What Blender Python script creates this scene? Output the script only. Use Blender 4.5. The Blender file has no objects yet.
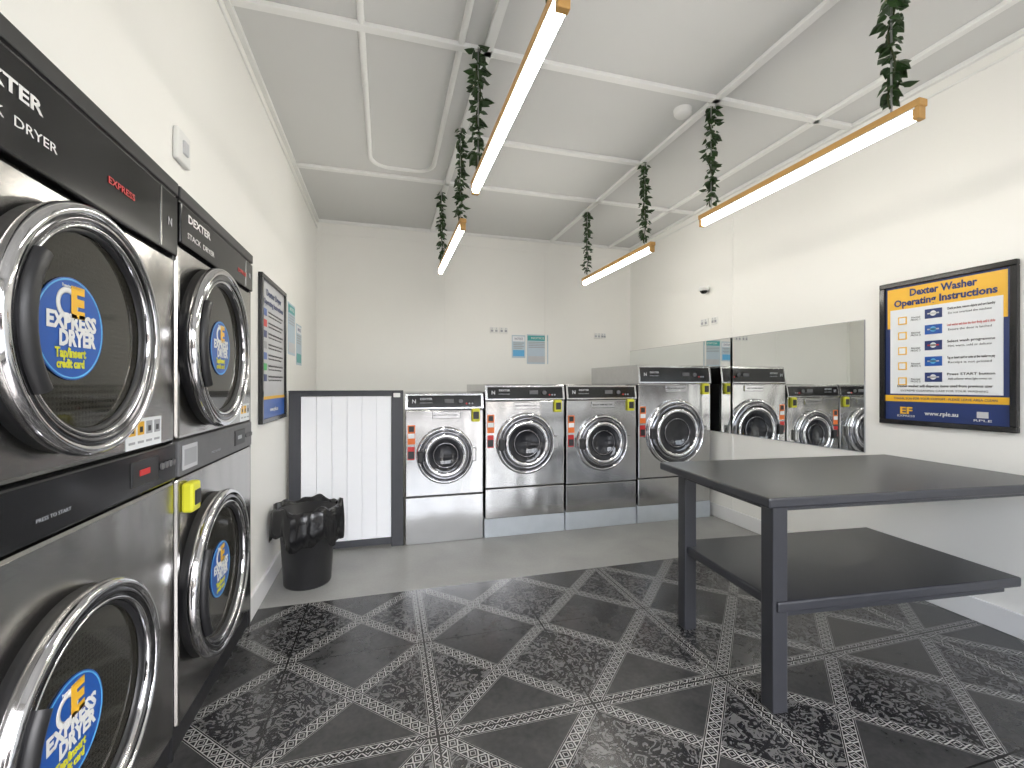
import bpy, bmesh, math, random
from mathutils import Vector, Matrix
random.seed(7)
D2R=math.radians
H=3.22; D=5.5; R=3.25; L=-0.75; F=-1.6; CX=0.0

# ---------------------------------------------------------------- materials
class E:
    def __init__(s,nt,sock): s.nt=nt; s.s=sock
    def _m(s,op,*o):
        n=s.nt.nodes.new('ShaderNodeMath'); n.operation=op
        for i,v in enumerate((s,)+o):
            if isinstance(v,E): s.nt.links.new(v.s,n.inputs[i])
            else: n.inputs[i].default_value=v
        return E(s.nt,n.outputs[0])
    def __add__(s,o): return s._m('ADD',o)
    def __sub__(s,o): return s._m('SUBTRACT',o)
    def __mul__(s,o): return s._m('MULTIPLY',o)
    def __truediv__(s,o): return s._m('DIVIDE',o)
    def abs(s): return s._m('ABSOLUTE')
    def fract(s): return s._m('FRACT')
    def lt(s,o): return s._m('LESS_THAN',o)
    def gt(s,o): return s._m('GREATER_THAN',o)
    def max(s,o): return s._m('MAXIMUM',o)
    def min(s,o): return s._m('MINIMUM',o)
    def sin(s): return s._m('SINE')

def newmat(name,col=(.8,.8,.8),rough=.5,metal=0.0,**kw):
    m=bpy.data.materials.new(name); m.use_nodes=True
    nt=m.node_tree; b=nt.nodes['Principled BSDF']
    b.inputs['Base Color'].default_value=(*col,1)
    b.inputs['Roughness'].default_value=rough
    b.inputs['Metallic'].default_value=metal
    for k,v in kw.items():
        b.inputs[k.replace('_',' ')].default_value=v
    return m
def objco(nt,scale=(1,1,1)):
    t=nt.nodes.new('ShaderNodeTexCoord'); mp=nt.nodes.new('ShaderNodeMapping')
    mp.inputs['Scale'].default_value=scale
    nt.links.new(t.outputs['Object'],mp.inputs[0]); return mp.outputs[0]
def noise(nt,vec,scale,detail=3,dist=0):
    n=nt.nodes.new('ShaderNodeTexNoise'); n.inputs['Scale'].default_value=scale
    n.inputs['Detail'].default_value=detail; n.inputs['Distortion'].default_value=dist
    nt.links.new(vec,n.inputs['Vector']); return E(nt,n.outputs[0])
def mix(nt,f,a,b):
    n=nt.nodes.new('ShaderNodeMix'); n.data_type='RGBA'
    if isinstance(f,E): nt.links.new(f.s,n.inputs[0])
    else: n.inputs[0].default_value=f
    for i,v in ((6,a),(7,b)):
        if isinstance(v,tuple): n.inputs[i].default_value=(*v,1)
        else: nt.links.new(v,n.inputs[i])
    return n.outputs[2]
def bump(m,h,strength=.2,dist=.01):
    nt=m.node_tree; n=nt.nodes.new('ShaderNodeBump'); n.inputs['Strength'].default_value=strength
    n.inputs['Distance'].default_value=dist
    nt.links.new(h.s,n.inputs['Height']); nt.links.new(n.outputs[0],nt.nodes['Principled BSDF'].inputs['Normal'])
def setcol(m,sock): m.node_tree.links.new(sock,m.node_tree.nodes['Principled BSDF'].inputs['Base Color'])
def noisy(name,c1,c2,scale,rough=.5,metal=0,bs=0.1,stretch=(1,1,1),detail=4,**kw):
    m=newmat(name,c1,rough,metal,**kw); nt=m.node_tree
    v=objco(nt,stretch); n=noise(nt,v,scale,detail)
    setcol(m,mix(nt,n,c1,c2))
    if bs: bump(m,n,bs,.002)
    return m
def steel(name,c1,c2,rough,stretch):
    m=noisy(name,c1,c2,30,rough,1.0,0,stretch)
    nt=m.node_tree; n=noise(nt,objco(nt,stretch),60,2)
    nt.links.new((n*.12+(rough-.06)).s,nt.nodes['Principled BSDF'].inputs['Roughness'])
    wv=noise(nt,objco(nt,(1.6,1.6,.7)),2.6,1)
    bump(m,wv*4.0+n*.05,.35,.006)
    return m
M={}
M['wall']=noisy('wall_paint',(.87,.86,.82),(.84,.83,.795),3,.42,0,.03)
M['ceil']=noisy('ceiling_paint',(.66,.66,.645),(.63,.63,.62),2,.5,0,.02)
M['trim']=noisy('trim_paint',(.84,.84,.82),(.80,.80,.78),5,.4,0,.02)
M['base']=noisy('baseboard_paint',(.8,.8,.8),(.76,.76,.76),5,.35,0,.02)
M['steel']=steel('brushed_steel',(.47,.46,.44),(.38,.37,.355),.18,(1,1,25))
M['steelh']=steel('brushed_steel_h',(.62,.62,.62),(.50,.50,.51),.18,(25,1,1))
M['steelw']=steel('brushed_steel_washer',(.55,.55,.545),(.40,.40,.40),.14,(1,1,30))
M['chrome']=noisy('chrome',(.72,.72,.74),(.68,.68,.70),8,.07,1,0)
M['dchrome']=noisy('dark_chrome',(.18,.18,.19),(.14,.14,.15),8,.14,1,0)
M['black']=noisy('gloss_black_plastic',(.008,.008,.009),(.014,.014,.015),10,.14,0,0)
M['blackm']=noisy('matte_black_plastic',(.012,.012,.013),(.02,.02,.022),20,.42,0,.05)
M['rubber']=noisy('grey_rubber',(.10,.10,.105),(.14,.14,.145),20,.5,0,.05)
M['pad']=noisy('machine_plinth',(.50,.54,.57),(.40,.43,.46),9,.75,0,.2)
M['char']=noisy('charcoal_paint',(.026,.027,.032),(.036,.037,.044),14,.30,0,.06)
M['gatef']=noisy('dark_gate_frame',(.040,.042,.050),(.052,.054,.062),14,.45,0,.05)
M['gatew']=noisy('white_board',(.93,.94,.96),(.89,.90,.93),6,.4,0,.01)
M['white']=noisy('white_plastic',(.78,.78,.76),(.74,.74,.72),10,.35,0,0)
M['paper']=noisy('paper_white',(.80,.82,.84),(.76,.78,.80),30,.6,0,0)
M['cpaper']=noisy('paper_cool',(.50,.60,.68),(.46,.55,.62),30,.6,0,0)
M['navy']=noisy('print_navy',(.012,.03,.13),(.016,.036,.15),9,.4,0,0)
M['blue']=noisy('print_blue',(.01,.08,.36),(.012,.095,.40),9,.3,0,0)
M['lblue']=noisy('print_light_blue',(.10,.40,.70),(.12,.44,.74),9,.4,0,0)
M['yellow']=noisy('print_yellow',(.85,.48,.03),(.80,.45,.03),9,.4,0,0)
M['lemon']=noisy('reader_yellow',(.66,.64,.03),(.62,.60,.03),9,.4,0,0)
M['orange']=noisy('print_orange',(.75,.16,.02),(.7,.14,.02),9,.4,0,0)
M['red']=noisy('print_red',(.55,.02,.02),(.5,.02,.02),9,.4,0,0)
M['teal']=noisy('print_teal',(.03,.30,.31),(.06,.38,.36),12,.4,0,0)
M['green']=noisy('print_green',(.05,.35,.10),(.06,.4,.12),12,.4,0,0)
M['grey']=noisy('print_grey',(.30,.31,.33),(.36,.37,.39),12,.4,0,0)
M['lgrey']=noisy('print_light_grey',(.55,.56,.58),(.5,.5,.52),12,.4,0,0)
M['wood']=noisy('varnished_wood',(.62,.36,.11),(.48,.26,.08),12,.4,0,.05,(1,.1,1))
M['bag']=noisy('bin_bag_plastic',(.006,.006,.007),(.014,.014,.015),18,.22,0,.6)
M['leaf']=noisy('leaf_green',(.018,.05,.014),(.05,.10,.03),14,.4,0,.1)
M['stem']=noisy('vine_stem',(.03,.06,.015),(.05,.05,.02),14,.6,0,.1)
M['mirror']=noisy('mirror_silver',(.86,.88,.87),(.85,.87,.86),1,.0,1,0)
M['chain']=noisy('chain_metal',(.4,.4,.4),(.5,.5,.5),20,.4,1,0)
m=newmat('fluorescent_tube',(1,1,1),.5); b=m.node_tree.nodes['Principled BSDF']
b.inputs['Emission Color'].default_value=(1.0,.965,.885,1); b.inputs['Emission Strength'].default_value=40
M['tube']=m
m=newmat('dark_door_glass',(.01,.01,.01),.06); nt=m.node_tree
tc=nt.nodes.new('ShaderNodeTexCoord'); sp=nt.nodes.new('ShaderNodeSeparateXYZ'); nt.links.new(tc.outputs['Object'],sp.inputs[0])
x=E(nt,sp.outputs[0]); z=E(nt,sp.outputs[2])
k=80
dx=((x*k).fract()-.5); dz=((z*k).fract()-.5)
dot=(dx*dx+dz*dz).lt(.10)
setcol(m,mix(nt,dot,(.034,.032,.025),(.008,.008,.007)))
M['glass']=m
M['wglass']=noisy('washer_door_glass',(.010,.011,.013),(.035,.035,.04),7,.05,0,0)
m=newmat('concrete',(.4,.4,.4),.5); nt=m.node_tree; v=objco(nt)
n1=noise(nt,v,2.2,6,.5); n2=noise(nt,v,60,3)
setcol(m,mix(nt,(n1*.75+n2*.25),(.17,.17,.165),(.42,.42,.405))); bump(m,n2,.15,.002); M['conc']=m
M['pave']=noisy('pavement',(.20,.20,.19),(.26,.25,.24),3,.8,0,.1)
M['brick']=noisy('rendered_brick',(.10,.08,.07),(.16,.13,.11),4,.8,0,.1)
M['tiles_roof']=noisy('roof_iron',(.05,.05,.06),(.08,.08,.09),4,.5,0,.1)
def tilemat():
    m=newmat('patterned_tile',(.1,.1,.1),.3); nt=m.node_tree
    tc=nt.nodes.new('ShaderNodeTexCoord'); sp=nt.nodes.new('ShaderNodeSeparateXYZ'); nt.links.new(tc.outputs['Object'],sp.inputs[0])
    X=E(nt,sp.outputs[0]); Y=E(nt,sp.outputs[1]); P=1.3
    a=((X/P+.35).fract()-.5).abs()*2; b=((Y/P+.17).fract()-.5).abs()*2
    w=.068
    def ribbon(s,t,w=w,k=10):
        sa=s.abs()/w; inr=sa.lt(1)
        dia=((t*k).fract()-.5).abs()*2
        d1=(dia+sa*1.25)
        orn=d1.lt(.42).max(d1.gt(.62)*d1.lt(.92)).max(d1.gt(1.25)*sa.lt(.7))
        edge=sa.gt(.80)*sa.lt(.95)
        return inr,orn.max(edge)
    r1,o1=ribbon(a-b,a+b); r2,o2=ribbon(a+b-1,a-b+2)
    r3,o3=ribbon(a,b,w*.72,14); r4,o4=ribbon(b,a,w*.72,14)
    rib=r1.max(r2); orn=r1*o1+(r2*o2)*(r1*-1+1)
    o34=r3*o3+(r4*o4)*(r3*-1+1)
    orn=rib*orn+(rib*-1+1)*o34; rib=rib.max(r3).max(r4)
    v=objco(nt)
    nd=noise(nt,v,20,3,1.8)
    swirl=(nd*24).sin()
    dam=swirl.gt(.25)
    slate=noise(nt,v,7,7,.8)
    fleck=noise(nt,v,45,4,.3)
    cslate=mix(nt,(slate*.7+fleck*.5),(.006,.006,.007),(.060,.060,.060))
    cdam=mix(nt,dam,(.014,.014,.016),(.105,.105,.105))
    crib=mix(nt,orn,(.27,.27,.262),(.016,.016,.018))
    side=a.gt(b); ins=(a+b).lt(1)
    sel=(side-ins).abs()
    c=mix(nt,sel,cslate,cdam)
    c=mix(nt,rib,c,crib)
    g=(a.min(a*-1+1)).min(b.min(b*-1+1)).lt(.006)
    c=mix(nt,g,c,(.008,.008,.008))
    setcol(m,c)
    nt.links.new((slate*.18+.14).s,nt.nodes['Principled BSDF'].inputs['Roughness'])
    bump(m,(slate*.4-g*1.0+rib*orn*.1+fleck*.2),.25,.002)
    return m
M['tile']=tilemat()

# ---------------------------------------------------------------- builders
col=bpy.context.scene.collection
def link(name,me,mat,parent=None,smooth=False):
    o=bpy.data.objects.new(name,me); col.objects.link(o)
    if mat: me.materials.append(M[mat])
    if smooth:
        for p in me.polygons: p.use_smooth=True
    if parent: o.parent=parent
    return o
def frombm(name,bm,mat,parent=None,smooth=False):
    me=bpy.data.meshes.new(name); bmesh.ops.recalc_face_normals(bm,faces=bm.faces); bm.to_mesh(me); bm.free()
    return link(name,me,mat,parent,smooth)
def addbox(bm,x0,x1,y0,y1,z0,z1,bev=0):
    r=bmesh.ops.create_cube(bm,size=1)
    vs=r['verts']
    for v in vs:
        v.co=Vector(((x0+x1)/2+v.co.x*(x1-x0),(y0+y1)/2+v.co.y*(y1-y0),(z0+z1)/2+v.co.z*(z1-z0)))
    if bev>0:
        es={e for v in vs for e in v.link_edges}
        bmesh.ops.bevel(bm,geom=list(es),offset=bev,segments=2,affect='EDGES',profile=.5)
def box(name,x0,x1,y0,y1,z0,z1,mat,parent=None,bev=0):
    bm=bmesh.new(); addbox(bm,x0,x1,y0,y1,z0,z1,bev); return frombm(name,bm,mat,parent)
def boxes(name,lst,mat,parent=None,bev=0):
    bm=bmesh.new()
    for b in lst: addbox(bm,*b,bev)
    return frombm(name,bm,mat,parent)
def lathe(name,prof,cx,cy,cz,mat,parent=None,seg=72,axis='Y',smooth=True,close=False):
    bm=bmesh.new(); rings=[]
    for (r,h) in prof:
        ring=[]
        for i in range(seg):
            t=2*math.pi*i/seg
            if axis=='Y': c=(cx+r*math.cos(t),cy+h,cz+r*math.sin(t))
            elif axis=='Z': c=(cx+r*math.cos(t),cy+r*math.sin(t),cz+h)
            ring.append(bm.verts.new(c))
        rings.append(ring)
    prs=list(zip(rings[:-1],rings[1:]))
    if close: prs.append((rings[-1],rings[0]))
    for A,B in prs:
        for i in range(seg):
            j=(i+1)%seg; bm.faces.new((A[i],A[j],B[j],B[i]))
    if not close:
        for ring,(r,h) in ((rings[0],prof[0]),(rings[-1],prof[-1])):
            if r<=.02: bm.faces.new(ring)
    return frombm(name,bm,mat,parent,smooth)
def torus(name,Rr,ry,rr,cx,cy,cz,mat,parent,n=20):
    prof=[(Rr+rr*math.cos(2*math.pi*i/n),ry*math.sin(2*math.pi*i/n)) for i in range(n)]
    return lathe(name,prof,cx,cy,cz,mat,parent,close=True,seg=96)
def disc(name,r,cx,cy,cz,mat,parent,th=.002,seg=48):
    return lathe(name,[(.001,-th),(r,-th),(r,0),(.001,0)],cx,cy,cz,mat,parent,seg=seg,smooth=False)
def empty(name,loc=(0,0,0),rz=0):
    o=bpy.data.objects.new(name,None); o.location=loc; o.rotation_euler=(0,0,D2R(rz)); col.objects.link(o); return o
def text(s,x,y,z,mat,parent,size=.02,width=None,align='CENTER',bold=0.0,tilt=0):
    cu=bpy.data.curves.new('lettering','FONT'); cu.body=s; cu.size=size; cu.align_x=align; cu.align_y='CENTER'
    cu.extrude=.0004; cu.offset=bold; cu.resolution_u=2
    cu.materials.append(M[mat])
    o=bpy.data.objects.new('lettering',cu); col.objects.link(o); o.parent=parent
    o.location=(x,y,z); o.rotation_euler=(D2R(90),D2R(tilt),0)
    if width:
        bpy.context.view_layer.update(); w=o.dimensions.x
        if w>0: o.scale=(width/w,1,1)
    return o
def sweep(name,pts,r,mat,parent=None,cyc=False):
    cu=bpy.data.curves.new(name,'CURVE'); cu.dimensions='3D'; cu.bevel_depth=r; cu.bevel_resolution=4
    sp=cu.splines.new('POLY'); sp.points.add(len(pts)-1)
    for p,c in zip(sp.points,pts): p.co=(*c,1)
    sp.use_cyclic_u=cyc
    cu.use_fill_caps=True
    cu.materials.append(M[mat])
    o=bpy.data.objects.new(name,cu); col.objects.link(o)
    if parent: o.parent=parent
    return o

# ---------------------------------------------------------------- room shell
TE=3.0
DT=2.065
box('floor',L-.1,R+.1,F-.1,TE,-.1,0,'tile')
box('floor_concrete',L-.1,R+.1,TE,D+.1,-.1,0.0,'conc')
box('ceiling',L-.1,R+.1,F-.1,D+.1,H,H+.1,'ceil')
box('wall_back',L-.1,R+.1,D,D+.1,0,H,'wall')
box('wall_right',R,R+.1,F,D,0,H,'wall')
Y1a,Y1b,Y2a,Y2b=.82,1.865,1.88,2.80
boxes('wall_left',[(L-.1,L,F,Y1a-.01,0,H),(L-.1,L,Y2b+.03,D,0,H),(L-.1,L,Y1a-.01,Y2b+.03,DT+.005,H)],'wall')
box('wall_front',L,L+.12,F-.1,F,0,H,'wall')
box('wall_front.001',R-.12,R,F-.1,F,0,H,'wall')
box('wall_front.002',L+.12,R-.12,F-.1,F,2.86,H,'wall')
box('wall_front.003',L+.12,1.54,F-.1,F,0,.24,'wall')
boxes('window_1',[(L+.13,1.54,F-.07,F-.03,.25,.31),(L+.13,1.54,F-.07,F-.03,2.79,2.85),(L+.13,L+.18,F-.07,F-.03,.31,2.79),
  (1.49,1.54,F-.07,F-.03,.31,2.79),(.42,.48,F-.07,F-.03,.31,2.79)],'gatef',bev=.004)
boxes('door_1',[(1.55,1.63,F-.08,F-.02,0,2.85),(3.05,3.12,F-.08,F-.02,0,2.85),(1.63,3.05,F-.08,F-.02,2.1,2.18),(2.3,2.38,F-.08,F-.02,2.18,2.85)],'gatef',bev=.004)
box('ground',-20,22,F-30,F-.1,-.12,-.02,'pave')
bd=empty('unseen_building_for_reflections',(0,F-15,0))  # unseen dark street block, added to vary the steel reflections and raise contrast
boxes('added_facade',[(-16,-4,-3,0,-.02,4.2),(-3.6,6,-3,0,-.02,3.6),(8,18,-3,0,-.02,4.6)],'brick',bd)
boxes('added_awning',[(-15,-5,0,1.2,2.6,2.75),(-3,5.5,0,1.2,2.5,2.65),(9,17,0,1.2,2.7,2.85)],'tiles_roof',bd)
boxes('added_shop_windows',[(-14,-10,0,.05,.6,2.3),(-9,-6,0,.05,.6,2.3),(-2.5,1,0,.05,.6,2.3),(2,5,0,.05,.3,2.3),(10,13,0,.05,.6,2.4)],'black',bd)
box('baseboard_right',R-.018,R,F,D,0,.13,'base',bev=.004)
box('baseboard_left',L,L+.018,Y2b+.04,D,0,.13,'base',bev=.004)
boxes('trim_1',[(R-.006,R,3.6,3.63,.13,H-.03),(R-.006,R,1.2,1.23,.13,H-.03)],'wall')
boxes('trim_2',[(L+.0,L+.035,D-.012,D,0,H-.03),(.70,.73,D-.006,D,0,H-.03),(2.0,2.03,D-.006,D,0,H-.03),(L,R,D-.008,D,H-.16,H-.145)],'wall')
boxes('trim_3',[(L,L+.03,F,D,H-.03,H),(R-.03,R,F,D,H-.03,H),(L,R,D-.03,D,H-.03,H),(L,L+.012,F,D,H-.10,H-.085),(R-.012,R,F,D,H-.10,H-.085)],'trim',bev=.004)
bt=[]
zb0,zb1=H-.026,H
for x in (.55,2.08): bt.append((x-.025,x+.025,F,D-.03,zb0,zb1))
for y in (.75,2.45,4.15): bt.append((L+.03,R-.03,y-.024,y+.024,zb0,zb1))
bt.append((.55,2.08,3.316,3.364,zb0,zb1)); 
bt.append((2.9,2.945,F,D-.03,zb0,zb1))
boxes('trim_4',bt,'trim',bev=.004)
def mould(name,x0,x1,y0,y1,r=.16):
    pts=[]
    for (cx,cy,a0) in ((x1-r,y1-r,0),(x0+r,y1-r,90),(x0+r,y0+r,180),(x1-r,y0+r,270)):
        for i in range(9):
            t=D2R(a0+i*90/8); pts.append((cx+r*math.cos(t),cy+r*math.sin(t),H-.004))
    return sweep(name,pts,.018,'trim',None,True)
mould('trim_5',-.12,.40,-.6,4.0)

# ---------------------------------------------------------------- mirror
mr=empty('wall_mirror',(R,0,0))
box('glass',-.006,-.001,2.36,D-.002,.87,1.80,'mirror',mr)
boxes('polished_edge',[(-.007,0,2.355,2.36,.868,1.802),(-.007,0,2.355,D-.002,1.80,1.803),(-.007,0,2.355,D-.002,.867,.87)],'grey',mr)

# ---------------------------------------------------------------- washers (front faces -Y)
def washer(x0,x1,y,Ht,zdoor,rdoor,zseam,pad,depth,big=False):
    w=x1-x0-.012; e=empty('front_load_washing_machine',((x0+x1)/2,y,0)); h=w/2
    if pad>0: box('plinth',-h-.004,h+.004,0.01,depth,0,pad,'pad',e,.004)
    zb=pad if pad>0 else .0
    box('kick_panel',-h,h,.004,depth,zb,zseam-.004,'steelw',e,.006)
    box('seam',-h+.004,h-.004,.014,depth-.02,zseam-.006,zseam+.006,'blackm',e)
    ph=.145 if not big else .185
    pz=Ht-ph
    box('front_body',-h,h,0,depth,zseam+.004,pz,'steelw',e,.008)
    bm=bmesh.new()
    pr=[(0.0,pz),(-.012,pz+.01),(.012,Ht-.01),(.03,Ht),(depth,Ht),(depth,pz)]
    vl=[bm.verts.new((-h,a,b)) for a,b in pr]; vr=[bm.verts.new((h,a,b)) for a,b in pr]
    bm.faces.new(vl); bm.faces.new(vr[::-1])
    for i in range(len(pr)):
        j=(i+1)%len(pr); bm.faces.new((vl[i],vl[j],vr[j],vr[i]))
    frombm('control_housing',bm,'steelh',e)
    bm=bmesh.new(); 
    def fy(t): return -.012+.024*t-.004
    z0=pz+.022; z1=Ht-.022; 
    q=[(-h+.02,fy(.1),z0),(h-.02,fy(.1),z0),(h-.02,fy(.9),z1),(-h+.02,fy(.9),z1)]
    f=bm.faces.new([bm.verts.new(c) for c in q])
    r=bmesh.ops.extrude_face_region(bm,geom=[f])
    for v in r['geom']:
        if isinstance(v,bmesh.types.BMVert): v.co.y+=.006
    frombm('fascia',bm,'black',e)
    zm=(z0+z1)/2; yy=fy(.5)-.004
    text('DEXTER',-h+.17,yy-.004,zm+.02,'lgrey',e,.024,.10,bold=.0004)
    text('EXPRESS WASH',-h+.17,yy-.002,zm-.012,'grey',e,.014,.10)
    text('N',-h+.07,yy-.004,zm,'lgrey',e,.045,bold=.001)
    disc('dial',.018,h-.20,yy-.004,zm,'rubber',e,.010)
    box('display',h-.34,h-.26,yy-.006,yy,zm-.015,zm+.02,'rubber',e,.002)
    for i in range(3): disc('button',.007,h-.15+i*.025,yy-.004,zm-.02,'red' if i==0 else 'grey',e,.005,20)
    cr=h-.075; cz=Ht-ph-.05
    box('card_reader',cr-.030,cr+.040,-.03,0,cz-.055,cz+.055,'lemon',e,.008)
    box('reader_slot',cr-.020,cr+.030,-.034,-.028,cz-.032,cz+.032,'blackm',e,.003)
    box('detergent_drawer',-.11,.13,-.010,0,pz-.075,pz-.015,'steelh',e,.004)
    text('DELICATE  WARM  HOT  COLD',0,-.012,pz-.045,'blackm',e,.02,.2)
    lz=zdoor+.10
    box('warning_label',-h+.018,-h+.08,-.003,0,lz,lz+.16,'orange',e)
    box('label_text',-h+.022,-h+.076,-.005,0,lz+.05,lz+.09,'paper',e)
    box('label_icon',-h+.028,-h+.070,-.005,0,lz+.105,lz+.15,'blackm',e)
    box('notice_label',-h+.018,-h+.075,-.003,0,lz-.13,lz-.02,'red',e)
    box('notice_label_text',-h+.022,-h+.071,-.005,0,lz-.12,lz-.06,'blackm',e)
    r=rdoor
    lathe('door_bezel',[(r*.80,-.004),(r*1.03,-.004),(r*1.03,-.02),(r*1.0,-.030),(r*.97,-.036),(r*.95,-.036),(r*.93,-.026)],0,0,zdoor,'chrome',e)
    lathe('door_bezel_band',[(r*.93,-.026),(r*.88,-.040),(r*.80,-.044),(r*.77,-.036)],0,0,zdoor,'dchrome',e)
    lathe('door_seal',[(r*.78,-.03),(r*.765,-.044),(r*.73,-.044),(r*.70,-.036),(r*.69,-.02)],0,0,zdoor,'blackm',e)
    torus('inner_ring',r*.70,.020,.020,0,-.034,zdoor,'chrome',e)
    lathe('door_glass',[(r*.67,-.03),(r*.62,-.032),(r*.50,-.018),(r*.35,-.002),(r*.18,.006),(.005,.008)],0,-.012,zdoor,'wglass',e)
    torus('drum_lip',r*.44,.006,.007,0,-.03,zdoor,'dchrome',e)
    box('door_handle',-r*1.0,-r*.80,-.075,-.035,zdoor-.05,zdoor+.05,'blackm',e,.012)
    box('door_hinge',r*.94,r*1.12,-.035,0,zdoor-.06,zdoor+.06,'steelw',e,.008)
    box('side_gap',h-.002,h+.004,.02,depth,zseam,pz,'blackm',e)
    return e
YW=3.83
washer(.155,.83,YW,1.275,.745,.235,.40,0,.80)
washer(.835,1.59,YW,1.345,.82,.265,.43,.165,.92)
washer(1.597,2.335,YW,1.345,.80,.255,.42,.165,.92)
washer(2.345,3.185,YW,1.535,.87,.315,.43,.165,1.02,True)

# ---------------------------------------------------------------- dryers (front faces +X, local front -Y)
def sticker(e,cx,cy,cz,r):
    disc('sticker',r,cx,cy,cz,'blue',e,.002,64)
    torus('sticker_rim',r*.96,.0006,.002,cx,cy-.002,cz,'lblue',e,6)
    y=cy-.0035
    text('E',cx+r*.14,y,cz+r*.50,'yellow',e,r*.8,bold=.005)
    torus('swoosh',r*.26,.0006,.007,cx-r*.14,cy-.0028,cz+r*.48,'white',e,6)
    text('EXPRESS',cx,y,cz+r*.12,'white',e,r*.42,r*1.45,bold=.0022)
    text('DRYER',cx+r*.15,y,cz-r*.20,'white',e,r*.42,r*1.10,bold=.0022)
    text('Tap/insert',cx-r*.05,y,cz-r*.48,'lemon',e,r*.26,r*.9,bold=.0010)
    text('credit card',cx-r*.05,y,cz-r*.69,'lemon',e,r*.24,r*.8,bold=.0010)
    text('Powering by phone tap',cx,y,cz+r*.82,'white',e,r*.09,r*.6)
def dryer(ya,yb,yc,ztop,hdr0,big,stx,r,zu,zl):
    w=yb-ya; e=empty('stacked_tumble_dryer',(L+.03,(ya+yb)/2,0),90); h=w/2; dc=yc-(ya+yb)/2
    dp=.16
    box('base_kick',-h,h,.02,dp,0,.10,'blackm',e)
    box('cabinet_back',-h,h,.03,dp,.10,ztop,'blackm',e)
    zs=[(.10,1.01),(1.145,hdr0)]
    for i,(a,b) in enumerate(zs):
        box('door_panel_%d'%(i+1),-h+.006,h-.006,0,.05,a+.003,b-.003,'steel',e,.012)
    a,b=zs[0][1],zs[1][0]
    box('lower_control_strip',-h+.006,h-.006,-.004,.05,a+.002,b-.002,'black' if big else 'rubber',e,.006)
    box('header_panel',-h+.006,h-.006,-.010,.05,hdr0+.002,ztop-.055,'black',e,.006)
    box('header_top_band',-h,h,-.010,.05,ztop-.046,ztop,'blackm',e,.004)
    box('header_reveal',-h+.006,h-.006,-.002,.05,ztop-.056,ztop-.045,'steelh',e)
    zh=(hdr0+ztop-.055)/2; 
    tx=-h+.27 if big else -h+.17
    text('DEXTER',tx,-.0115,zh+.032,'white',e,.042,.22,bold=.001)
    text('STACK  DRYER',tx+.02,-.0115,zh-.032,'white',e,.030,.27)
    text('EXPRESS',h-.36 if big else h-.2,-.0115,zh-.01,'red',e,.026,.13,bold=.0003)
    text('N',h-.07,-.0115,zh,'lgrey',e,.04)
    box('header_divider',h-.135,h-.127,-.0115,0,hdr0+.01,ztop-.06,'steel',e)
    zm=(a+b)/2
    box('display_window',h-.30,h-.14,-.008,0,zm-.035,zm+.04,'blackm',e,.003)
    box('display_digits',h-.26,h-.20,-.0095,0,zm-.006,zm+.012,'red' if big else 'grey',e)
    for i in range(4): disc('button',.011,h-.12+i*.028,-.006,zm,'rubber',e,.006,20)
    text('PRESS TO START',-.1,-.0085,zm-.02,'grey',e,.012,.11)
    if not big:
        box('heat_label',-.43,-.30,-.007,0,zm-.045,zm+.045,'lgrey',e)
        box('heat_label_print',-.42,-.31,-.008,0,zm-.03,zm+.03,'grey',e)
    lx=h-.32 if big else h-.2
    box('label_plate',lx,lx+.21 if big else lx+.15,-.002,0,b+.010,b+.10,'paper',e)
    for i in range(4 if big else 3):
        box('label_%d'%i,lx+.012+i*.05,lx+.048+i*.05,-.0032,0,b+.05,b+.09,'yellow' if i<2 else 'grey',e)
        box('label_mark_%d'%i,lx+.022+i*.05,lx+.038+i*.05,-.004,0,b+.058,b+.075,'blackm',e)
        box('label_line_%d'%i,lx+.012+i*.05,lx+.045+i*.05,-.0032,0,b+.025,b+.032,'grey',e)
    rx=-h+.065
    if not big:
        box('card_reader',rx-.038,rx+.038,-.04,0,.875,.985,'lemon',e,.01)
        box('reader_slot',rx-.025,rx+.025,-.045,-.036,.90,.955,'blackm',e,.004)
    for k,zc in enumerate((zu,zl)):
        n='upper' if k==0 else 'lower'
        lathe(n+'_door_collar',[(r*.9,0),(r*.985,-.0),(r*.985,-.035)],dc,0,zc,'blackm',e)
        lathe(n+'_door_ring',[(r*.97,-.022),(r*1.01,-.034),(r*1.015,-.046),(r*1.0,-.058),(r*.97,-.064),(r*.94,-.062),(r*.93,-.056)],dc,0,zc,'chrome',e,seg=96)
        lathe(n+'_door_band',[(r*.93,-.056),(r*.90,-.060),(r*.875,-.058),(r*.86,-.050)],dc,0,zc,'dchrome',e,seg=96)
        lathe(n+'_door_inner_ring',[(r*.86,-.050),(r*.85,-.056),(r*.835,-.056),(r*.825,-.048),(r*.82,-.03)],dc,0,zc,'chrome',e,seg=96)
        lathe(n+'_door_gasket',[(r*.82,-.042),(r*.80,-.045),(r*.785,-.032)],dc,0,zc,'blackm',e)
        lathe(n+'_door_glass',[(r*.82,-.030),(.004,-.030)],dc,0,zc,'glass',e,smooth=False)
        pts=[]
        for i in range(13):
            t=D2R(180-34+i*68/12); pts.append((dc+r*.84*math.cos(t),-.062,zc+r*.84*math.sin(t)))
        sweep(n+'_door_handle',pts,.018,'blackm',e)
        box(n+'_hinge',dc+r*.95,dc+r*1.10,-.04,0,zc-.05,zc+.05,'steel',e,.01)
        sticker(e,dc+stx,-.0315,zc,.116)
    return e
dryer(Y1a,Y1b,1.315,DT,1.80,True,-.06,.292,1.475,.565)
dryer(Y2a,Y2b,2.215,DT,1.86,False,.0,.335,1.505,.55)
box('trim_7',L-.02,L+.02,Y2b+.001,Y2b+.029,0,DT,'blackm')
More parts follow.
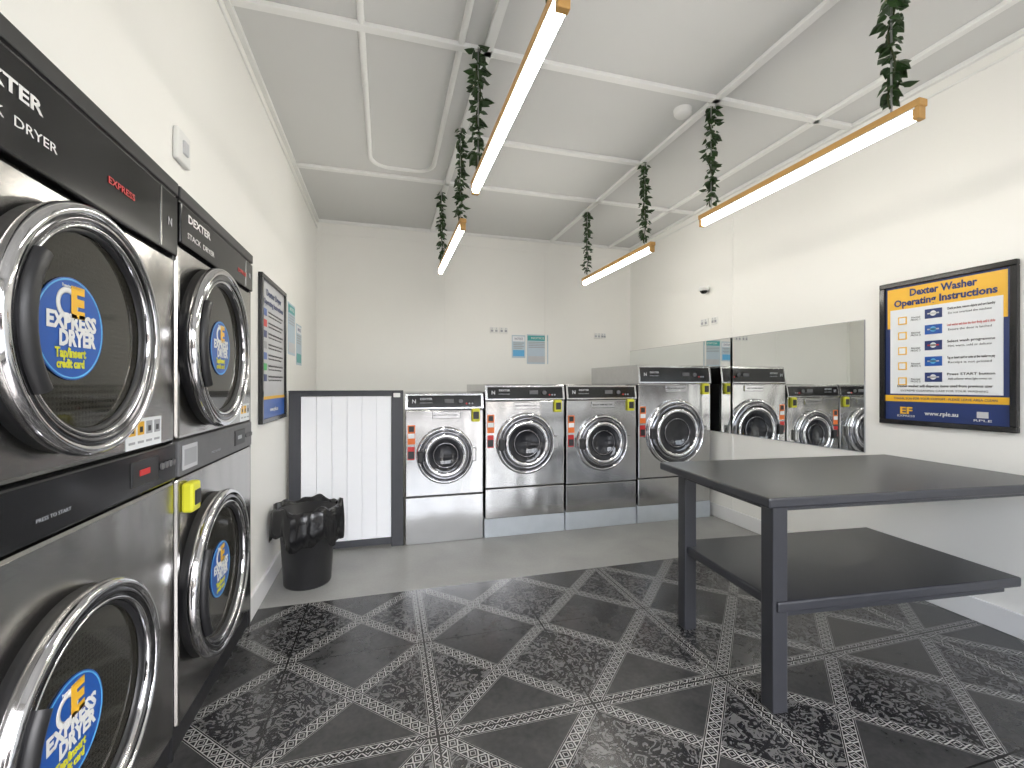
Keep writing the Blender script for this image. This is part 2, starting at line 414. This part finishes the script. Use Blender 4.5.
box('dark_gap_strip',L-.02,L+.02,Y1b+.001,Y2a-.001,0,DT,'blackm')  # black strip stands in for the dark of the gap between the dryers

# ---------------------------------------------------------------- gate
g=empty('panelled_gate',(0,0,0))
gy=3.86; gx0,gx1=L+.02,.15; gt=1.285
boxes('frame',[(gx0,gx0+.085,gy,gy+.06,0,gt),(gx1-.10,gx1-.004,gy-.01,gy+.06,0,gt),(gx0+.085,gx1-.10,gy,gy+.05,gt-.035,gt),(gx0+.085,gx1-.10,gy,gy+.05,.02,.075)],'gatef',g,.003)
bl=[]; n=6; xs=gx0+.087; ww=(gx1-.102-xs)/n
for i in range(n): bl.append((xs+i*ww+.001,xs+(i+1)*ww-.001,gy+.004,gy+.03,.077,gt-.037))
boxes('boards',bl,'gatew',g,.002)
box('board_backing',xs,gx1-.102,gy+.02,gy+.04,.077,gt-.037,'gatew',g)
box('cap_rail',gx0,gx1-.004,gy-.012,gy+.065,gt,gt+.012,'gatef',g,.003)
box('latch',gx1-.085,gx1-.03,gy-.03,gy-.01,gt-.045,gt-.01,'white',g,.004)

# ---------------------------------------------------------------- bin
bn=empty('waste_bin',(-.51,3.33,0))
lathe('bin_body',[(.004,0),(.145,0),(.150,.01),(.178,.46),(.19,.47),(.19,.50),(.175,.50),(.15,.05),(.004,.05)],0,0,0,'blackm',bn,48,'Z')
bm=bmesh.new(); seg=96
prof=[(.165,.36),(.178,.47),(.190,.522),(.205,.53),(.222,.515),(.226,.45),(.228,.40),(.226,.35)]
rings=[]
rnd=[random.uniform(-1,1) for _ in range(seg)]
for k,(r,z) in enumerate(prof):
    ring=[]
    amp=[.0,.01,.012,.018,.025,.03,.035,.04][k]
    for i in range(seg):
        t=2*math.pi*i/seg
        wv=.5*math.sin(7*t+k*.3)+.35*math.sin(13*t+1.3+k*.2)+.2*math.sin(29*t+k)+.12*rnd[i]
        rr=r*(1+amp*wv*2.0)
        zz=z+(amp*.8*math.sin(5*t+.7)+ (amp*.5*math.sin(11*t)))*(1 if k>2 else .4)
        if k==7: zz-=.05*max(0,math.sin(t*1+2.6))
        ring.append(bm.verts.new((rr*math.cos(t),rr*math.sin(t),zz)))
    rings.append(ring)
for A,B in zip(rings[:-1],rings[1:]):
    for i in range(seg):
        j=(i+1)%seg; bm.faces.new((A[i],A[j],B[j],B[i]))
bo=frombm('bin_liner',bm,'bag',bn,True)
sm=bo.modifiers.new('sol','SOLIDIFY'); sm.thickness=.002

# ---------------------------------------------------------------- table
t=empty('folding_table',(1.56,1.50,0),-5)
th=.89
box('top',-.075,1.53,-.06,.80,th-.042,th,'char',t,.008)
boxes('apron',[(-.03,1.50,-.02,.0,th-.065,th-.043),(-.03,1.50,.62,.64,th-.065,th-.043),(-.03,-.01,0,.62,th-.065,th-.043)],'char',t,.003)
boxes('legs',[(-.035,.035,-.035,.035,0,th-.043),(-.035,.035,.60,.67,0,th-.043)],'char',t,.005)
box('shelf',-.02,1.27,-.045,.70,.415,.46,'char',t,.008)
boxes('shelf_rails',[(0,1.24,.0,.03,.375,.415),(0,1.24,.60,.63,.375,.415)],'char',t,.003)
box('wall_cleat',1.50,1.60,.02,.6,th-.10,th-.043,'char',t,.003)

# ---------------------------------------------------------------- posters
def instr_poster(loc,rz,title1,title2,w=.69,h=.93):
    e=empty('framed_instruction_poster',loc,rz)
    f=.032
    boxes('frame',[(-w/2,w/2,-.028,0,h/2-f,h/2),(-w/2,w/2,-.028,0,-h/2,-h/2+f),(-w/2,-w/2+f,-.028,0,-h/2+f,h/2-f),(w/2-f,w/2,-.028,0,-h/2+f,h/2-f)],'black',e,.004)
    iw=w/2-f
    box('print_base',-iw,iw,-.012,-.002,-h/2+f,h/2-f,'navy',e)
    top=h/2-f; 
    box('print_banner',-iw+.012,iw-.012,-.0135,-.01,top-.27,top-.012,'yellow',e)
    box('print_sheet',-iw+.03,iw-.03,-.0145,-.01,-.265,top-.150,'paper',e)
    y=-.0155
    text(title1,0,y,top-.052,'navy',e,.062,.34,bold=.002)
    text(title2,0,y,top-.112,'navy',e,.060,.52,bold=.002)
    rows=5; z0=top-.200; dz=.098
    L1=['Check pockets, remove objects and sort laundry','Load washer and close the door firmly until it clicks','Select wash programme','Tap or insert card or coins at the reader to pay','Press START button']
    L2=['Do not overload the machine','Ensure the door is latched','Hot, warm, cold or delicate','Receipt is not printed','Add softener when light comes on']
    for i in range(rows):
        z=z0-i*dz
        box('icon_back_%d'%i,-.085,.005,y-.001,-.0135,z-.03,z+.028,'navy' if i%2==0 else 'blue',e,.001)
        disc('icon_%d'%i,.016,-.04,y-.0005,z,'lblue' if i%2 else 'paper',e,.0015,24)
        box('icon_bar_%d'%i,-.07,-.01,y-.002,-.0135,z-.004,z+.004,'red' if i==2 else 'lgrey',e)
        box('picture_%d'%i,-.235,-.185,y-.001,-.0135,z-.05,z+.0,'yellow',e)
        box('picture_in_%d'%i,-.228,-.192,y-.002,-.0135,z-.043,z-.007,'paper',e)
        text('%s\nPROG %d'%('Normal',i+1),-.135,y,z-.02,'blackm',e,.016)
        text(L1[i],.14,y,z+.016,'red' if i==1 else 'blackm',e,.020,.22,bold=.0003)
        text(L2[i],.135,y,z-.012,'blackm',e,.018,.20)
    text('Dexter washer will dispense items used from previous user',0,y,-.215,'blackm',e,.022,.48,bold=.0004)
    text('EXTREME CLEANING CARE FOR YOUR WASHING',0,y,-.245,'blackm',e,.016,.44)
    box('print_strip',-iw,iw,-.0140,-.01,-.315,-.275,'yellow',e)
    text('THANK YOU FOR YOUR CUSTOM - PLEASE LEAVE AREA CLEAN',0,y,-.295,'navy',e,.02,.52)
    text('EF',-.19,y,-.375,'yellow',e,.06,.07,bold=.002)
    text('EXPRESS',-.19,y,-.408,'white',e,.018,.10)
    text('www.rple.au',.0,y,-.385,'white',e,.035,.17,bold=.0005)
    box('logo',.17,.22,y,-.012,-.395,-.36,'lgrey',e)
    text('RPLE',.195,y,-.41,'white',e,.018,.08)
    return e
instr_poster((R-.001,1.90,1.552),-90,'Dexter Washer','Operating Instructions')
def dry_poster(loc,rz,w=.70,h=.94):
    e=empty('framed_instruction_poster',loc,rz); f=.03
    boxes('frame',[(-w/2,w/2,-.026,0,h/2-f,h/2),(-w/2,w/2,-.026,0,-h/2,-h/2+f),(-w/2,-w/2+f,-.026,0,-h/2+f,h/2-f),(w/2-f,w/2,-.026,0,-h/2+f,h/2-f)],'black',e,.004)
    iw=w/2-f
    box('print_base',-iw,iw,-.012,-.002,-h/2+f,h/2-f,'lgrey',e)
    box('print_footer',-iw,iw,-.0135,-.01,-h/2+f,-h/2+.15,'blue',e)
    box('print_strip',-iw,iw,-.0135,-.01,-h/2+.15,-h/2+.17,'yellow',e)
    y=-.0145
    text('Dexter Dryer',0,y,.37,'navy',e,.06,.42,bold=.001)
    text('Operating Instructions',0,y,.31,'navy',e,.05,.54,bold=.001)
    for i in range(7):
        z=.24-i*.07
        box('step_%d'%i,-.28,-.20,y-.001,-.012,z-.022,z+.022,['blue','red','navy','grey','blue','green','navy'][i],e)
        text('Load the dryer and close the door then select heat',.05,y,z+.01,'blackm',e,.022,.42)
        text('Tap card or insert coins to start the cycle',.03,y,z-.014,'blackm',e,.02,.38)
    text('www.rple.au',0,y,-.39,'white',e,.04,.22)
    return e
dry_poster((L+.001,3.41,1.57),90)

def notice(x,y,z,w,h,rz,cols,pic=None):
    e=empty('paper_notice',(x,y,z),rz)
    box('sheet',-w/2,w/2,-.004,-.0005,-h/2,h/2,cols[0],e)
    box('heading',-w/2+.01,w/2-.01,-.0055,-.003,h/2-.08,h/2-.015,cols[1],e)
    box('block',-w/2+.015,w/2-.015,-.0055,-.003,-h/2+.02,-h/2+.10,cols[2],e)
    text('NOTICE',0,-.006,h/2-.048,'navy' if cols[1]=='paper' else 'white',e,.04,w*.6)
    for i in range(4):
        box('line_%d'%i,-w/2+.02,w/2-.02-.02*(i%2),-.005,-.003,h/2-.105-i*.022,h/2-.096-i*.022,'grey',e)
def xb(u): return D*(122+.9622*(u-512))/(431-.2723*(u-512))
notice(xb(518.5),D,1.83,.18,.29,0,('cpaper','paper','lblue'))
notice(xb(537.5),D,1.80,.29,.38,0,('cpaper','teal','lgrey'))
notice(L,4.07,1.80,.28,.42,90,('cpaper','teal','lgrey'))
notice(L,4.40,1.70,.24,.36,90,('cpaper','paper','teal'))
def outlet(x,y,z,rz,w=.115,h=.075):
    e=empty('power_outlet',(x,y,z),rz)
    box('plate',-w/2,w/2,-.012,0,-h/2,h/2,'white',e,.004)
    for s in (-1,1):
        box('socket',s*w/4-.015,s*w/4+.015,-.0135,-.011,-.022,.005,'grey',e,.001)
        box('switch',s*w/4-.007,s*w/4+.007,-.017,-.011,.012,.028,'lgrey',e,.001)
outlet(xb(494),D,2.03,0,.11); outlet(xb(503.5),D,2.03,0,.11); outlet(xb(597),D,2.0,0,.09); outlet(xb(603),D,2.0,0,.07)
outlet(R,4.0,2.0,-90); outlet(R,3.85,2.0,-90,.08)
sw=empty('light_switch',(L,1.97,2.24),90)
box('plate',-.055,.055,-.02,0,-.06,.06,'white',sw,.006); box('rocker',-.02,.02,-.028,-.018,-.025,.025,'lgrey',sw,.003)
sc=empty('security_camera',(R,3.95,2.36))
lathe('base',[(.002,0),(.05,0),(.05,.03),(.04,.04),(.002,.04)],-.055,0,-.04,'white',sc,32,'Z')
lathe('dome',[(.004,-.03),(.02,-.027),(.034,-.012),(.038,0)],-.055,0,-.04,'black',sc,32,'Z')
box('arm',-.06,0,-.02,.02,-.02,.005,'white',sc,.004)
sd=empty('smoke_detector',(1.95,2.62,H))
lathe('body',[(.004,-.045),(.045,-.045),(.058,-.03),(.06,0)],0,0,0,'white',sd,32,'Z')

# ---------------------------------------------------------------- lights
LZ=1.35+1.12
def fixture(x,y0,y1):
    e=empty('hanging_fluorescent_light',(x,0,LZ))
    box('wooden_batten',-.024,.024,y0,y1,.0,.030,'wood',e,.004)
    box('tray',-.022,.022,y0+.02,y1-.02,-.008,0,'white',e,.002)
    boxes('end_holders',[(-.02,.02,y0+.005,y0+.03,-.05,0),(-.02,.02,y1-.03,y1-.005,-.05,0)],'wood',e,.003)
    bm=bmesh.new()
    bmesh.ops.create_cone(bm,cap_ends=True,segments=24,radius1=.020,radius2=.020,depth=y1-y0-.06,matrix=Matrix.Translation((0,(y0+y1)/2,-.028))@Matrix.Rotation(math.pi/2,4,'X'))
    frombm('tube',bm,'tube',e,True)
def vine(x,y,zb,zt,n=70,wd=.05):
    e=empty('hanging_ivy_vine',(x,y,0))
    sweep('chain',[(0,0,zb-.02),(0,0,zt)],.004,'chain',e)
    pts=[]; N=24
    for i in range(N+1):
        tt=i/N; z=zt+(zb-zt)*tt
        pts.append((.012*math.cos(tt*16),.012*math.sin(tt*16),z))
    sweep('stem',pts,.004,'stem',e)
    bm=bmesh.new()
    shape=[(0,0),(.45,.12),(.5,.42),(.28,.72),(0,1.05),(-.28,.72),(-.5,.42),(-.45,.12)]
    for i in range(n):
        tt=(i+random.random())/n; z=zt+(zb+.03-zt)*tt
        a=random.uniform(0,2*math.pi); s=random.uniform(.030,.052)*(1.25 if (tt*7)%1<.45 else .8)
        off=random.uniform(.005,wd*.65)
        tilt=random.uniform(.1,1.3)
        out=Vector((math.cos(a),math.sin(a),0)); side=Vector((-math.sin(a),math.cos(a),0))
        dr=(out*math.cos(tilt)+Vector((0,0,-1))*math.sin(tilt)); nrm=side.cross(dr)
        base=Vector((0,0,max(z,zb+.04)))+out*off
        ctr=bm.verts.new(base+dr*s*.45-nrm*s*.10)
        vs=[bm.verts.new(base+side*(px*s)+dr*(py*s)+nrm*(.12*s*abs(px)*2)) for px,py in shape]
        for k in range(len(vs)): bm.faces.new((ctr,vs[k],vs[(k+1)%len(vs)]))
    me=bpy.data.meshes.new('leaves'); bm.to_mesh(me); bm.free(); link('leaves',me,'leaf',e,False)
for x,y0,y1 in ((.49,1.18,2.51),(.52,3.08,4.42),(2.08,3.17,4.49),(2.08,1.28,2.60)):
    fixture(x,y0,y1)
    vine(x,y1-.10,LZ+.052,H-.027,105)
    vine(x,y0+.12,LZ+.052,H-.027,105)

# ---------------------------------------------------------------- light / world
w=bpy.data.worlds.new('World'); bpy.context.scene.world=w; w.use_nodes=True
nt=w.node_tree; bg=nt.nodes['Background']; sky=nt.nodes.new('ShaderNodeTexSky')
sky.sky_type='NISHITA'; sky.sun_disc=False; sky.sun_elevation=D2R(50); sky.sun_rotation=D2R(150)
sky.air_density=1.0; sky.dust_density=3.0; sky.ozone_density=.6
hs=nt.nodes.new('ShaderNodeHueSaturation'); hs.inputs['Saturation'].default_value=.45
nt.links.new(sky.outputs[0],hs.inputs['Color']); nt.links.new(hs.outputs[0],bg.inputs[0]); bg.inputs[1].default_value=1.65
su=bpy.data.lights.new('sun','SUN'); su.energy=7.0; su.angle=D2R(2); su.color=(1,.95,.88)
so=bpy.data.objects.new('sun',su); col.objects.link(so); so.rotation_euler=(D2R(-38),D2R(20),0); so.location=(0,4,9)

cam=bpy.data.cameras.new('camera'); co=bpy.data.objects.new('camera',cam); col.objects.link(co)
co.location=(0,0,1.35); co.rotation_euler=(D2R(90),0,D2R(-15.8)); cam.lens=448/1024*36; cam.sensor_width=36; cam.clip_start=.02
bpy.context.scene.camera=co
bpy.context.scene.view_settings.view_transform='Standard'
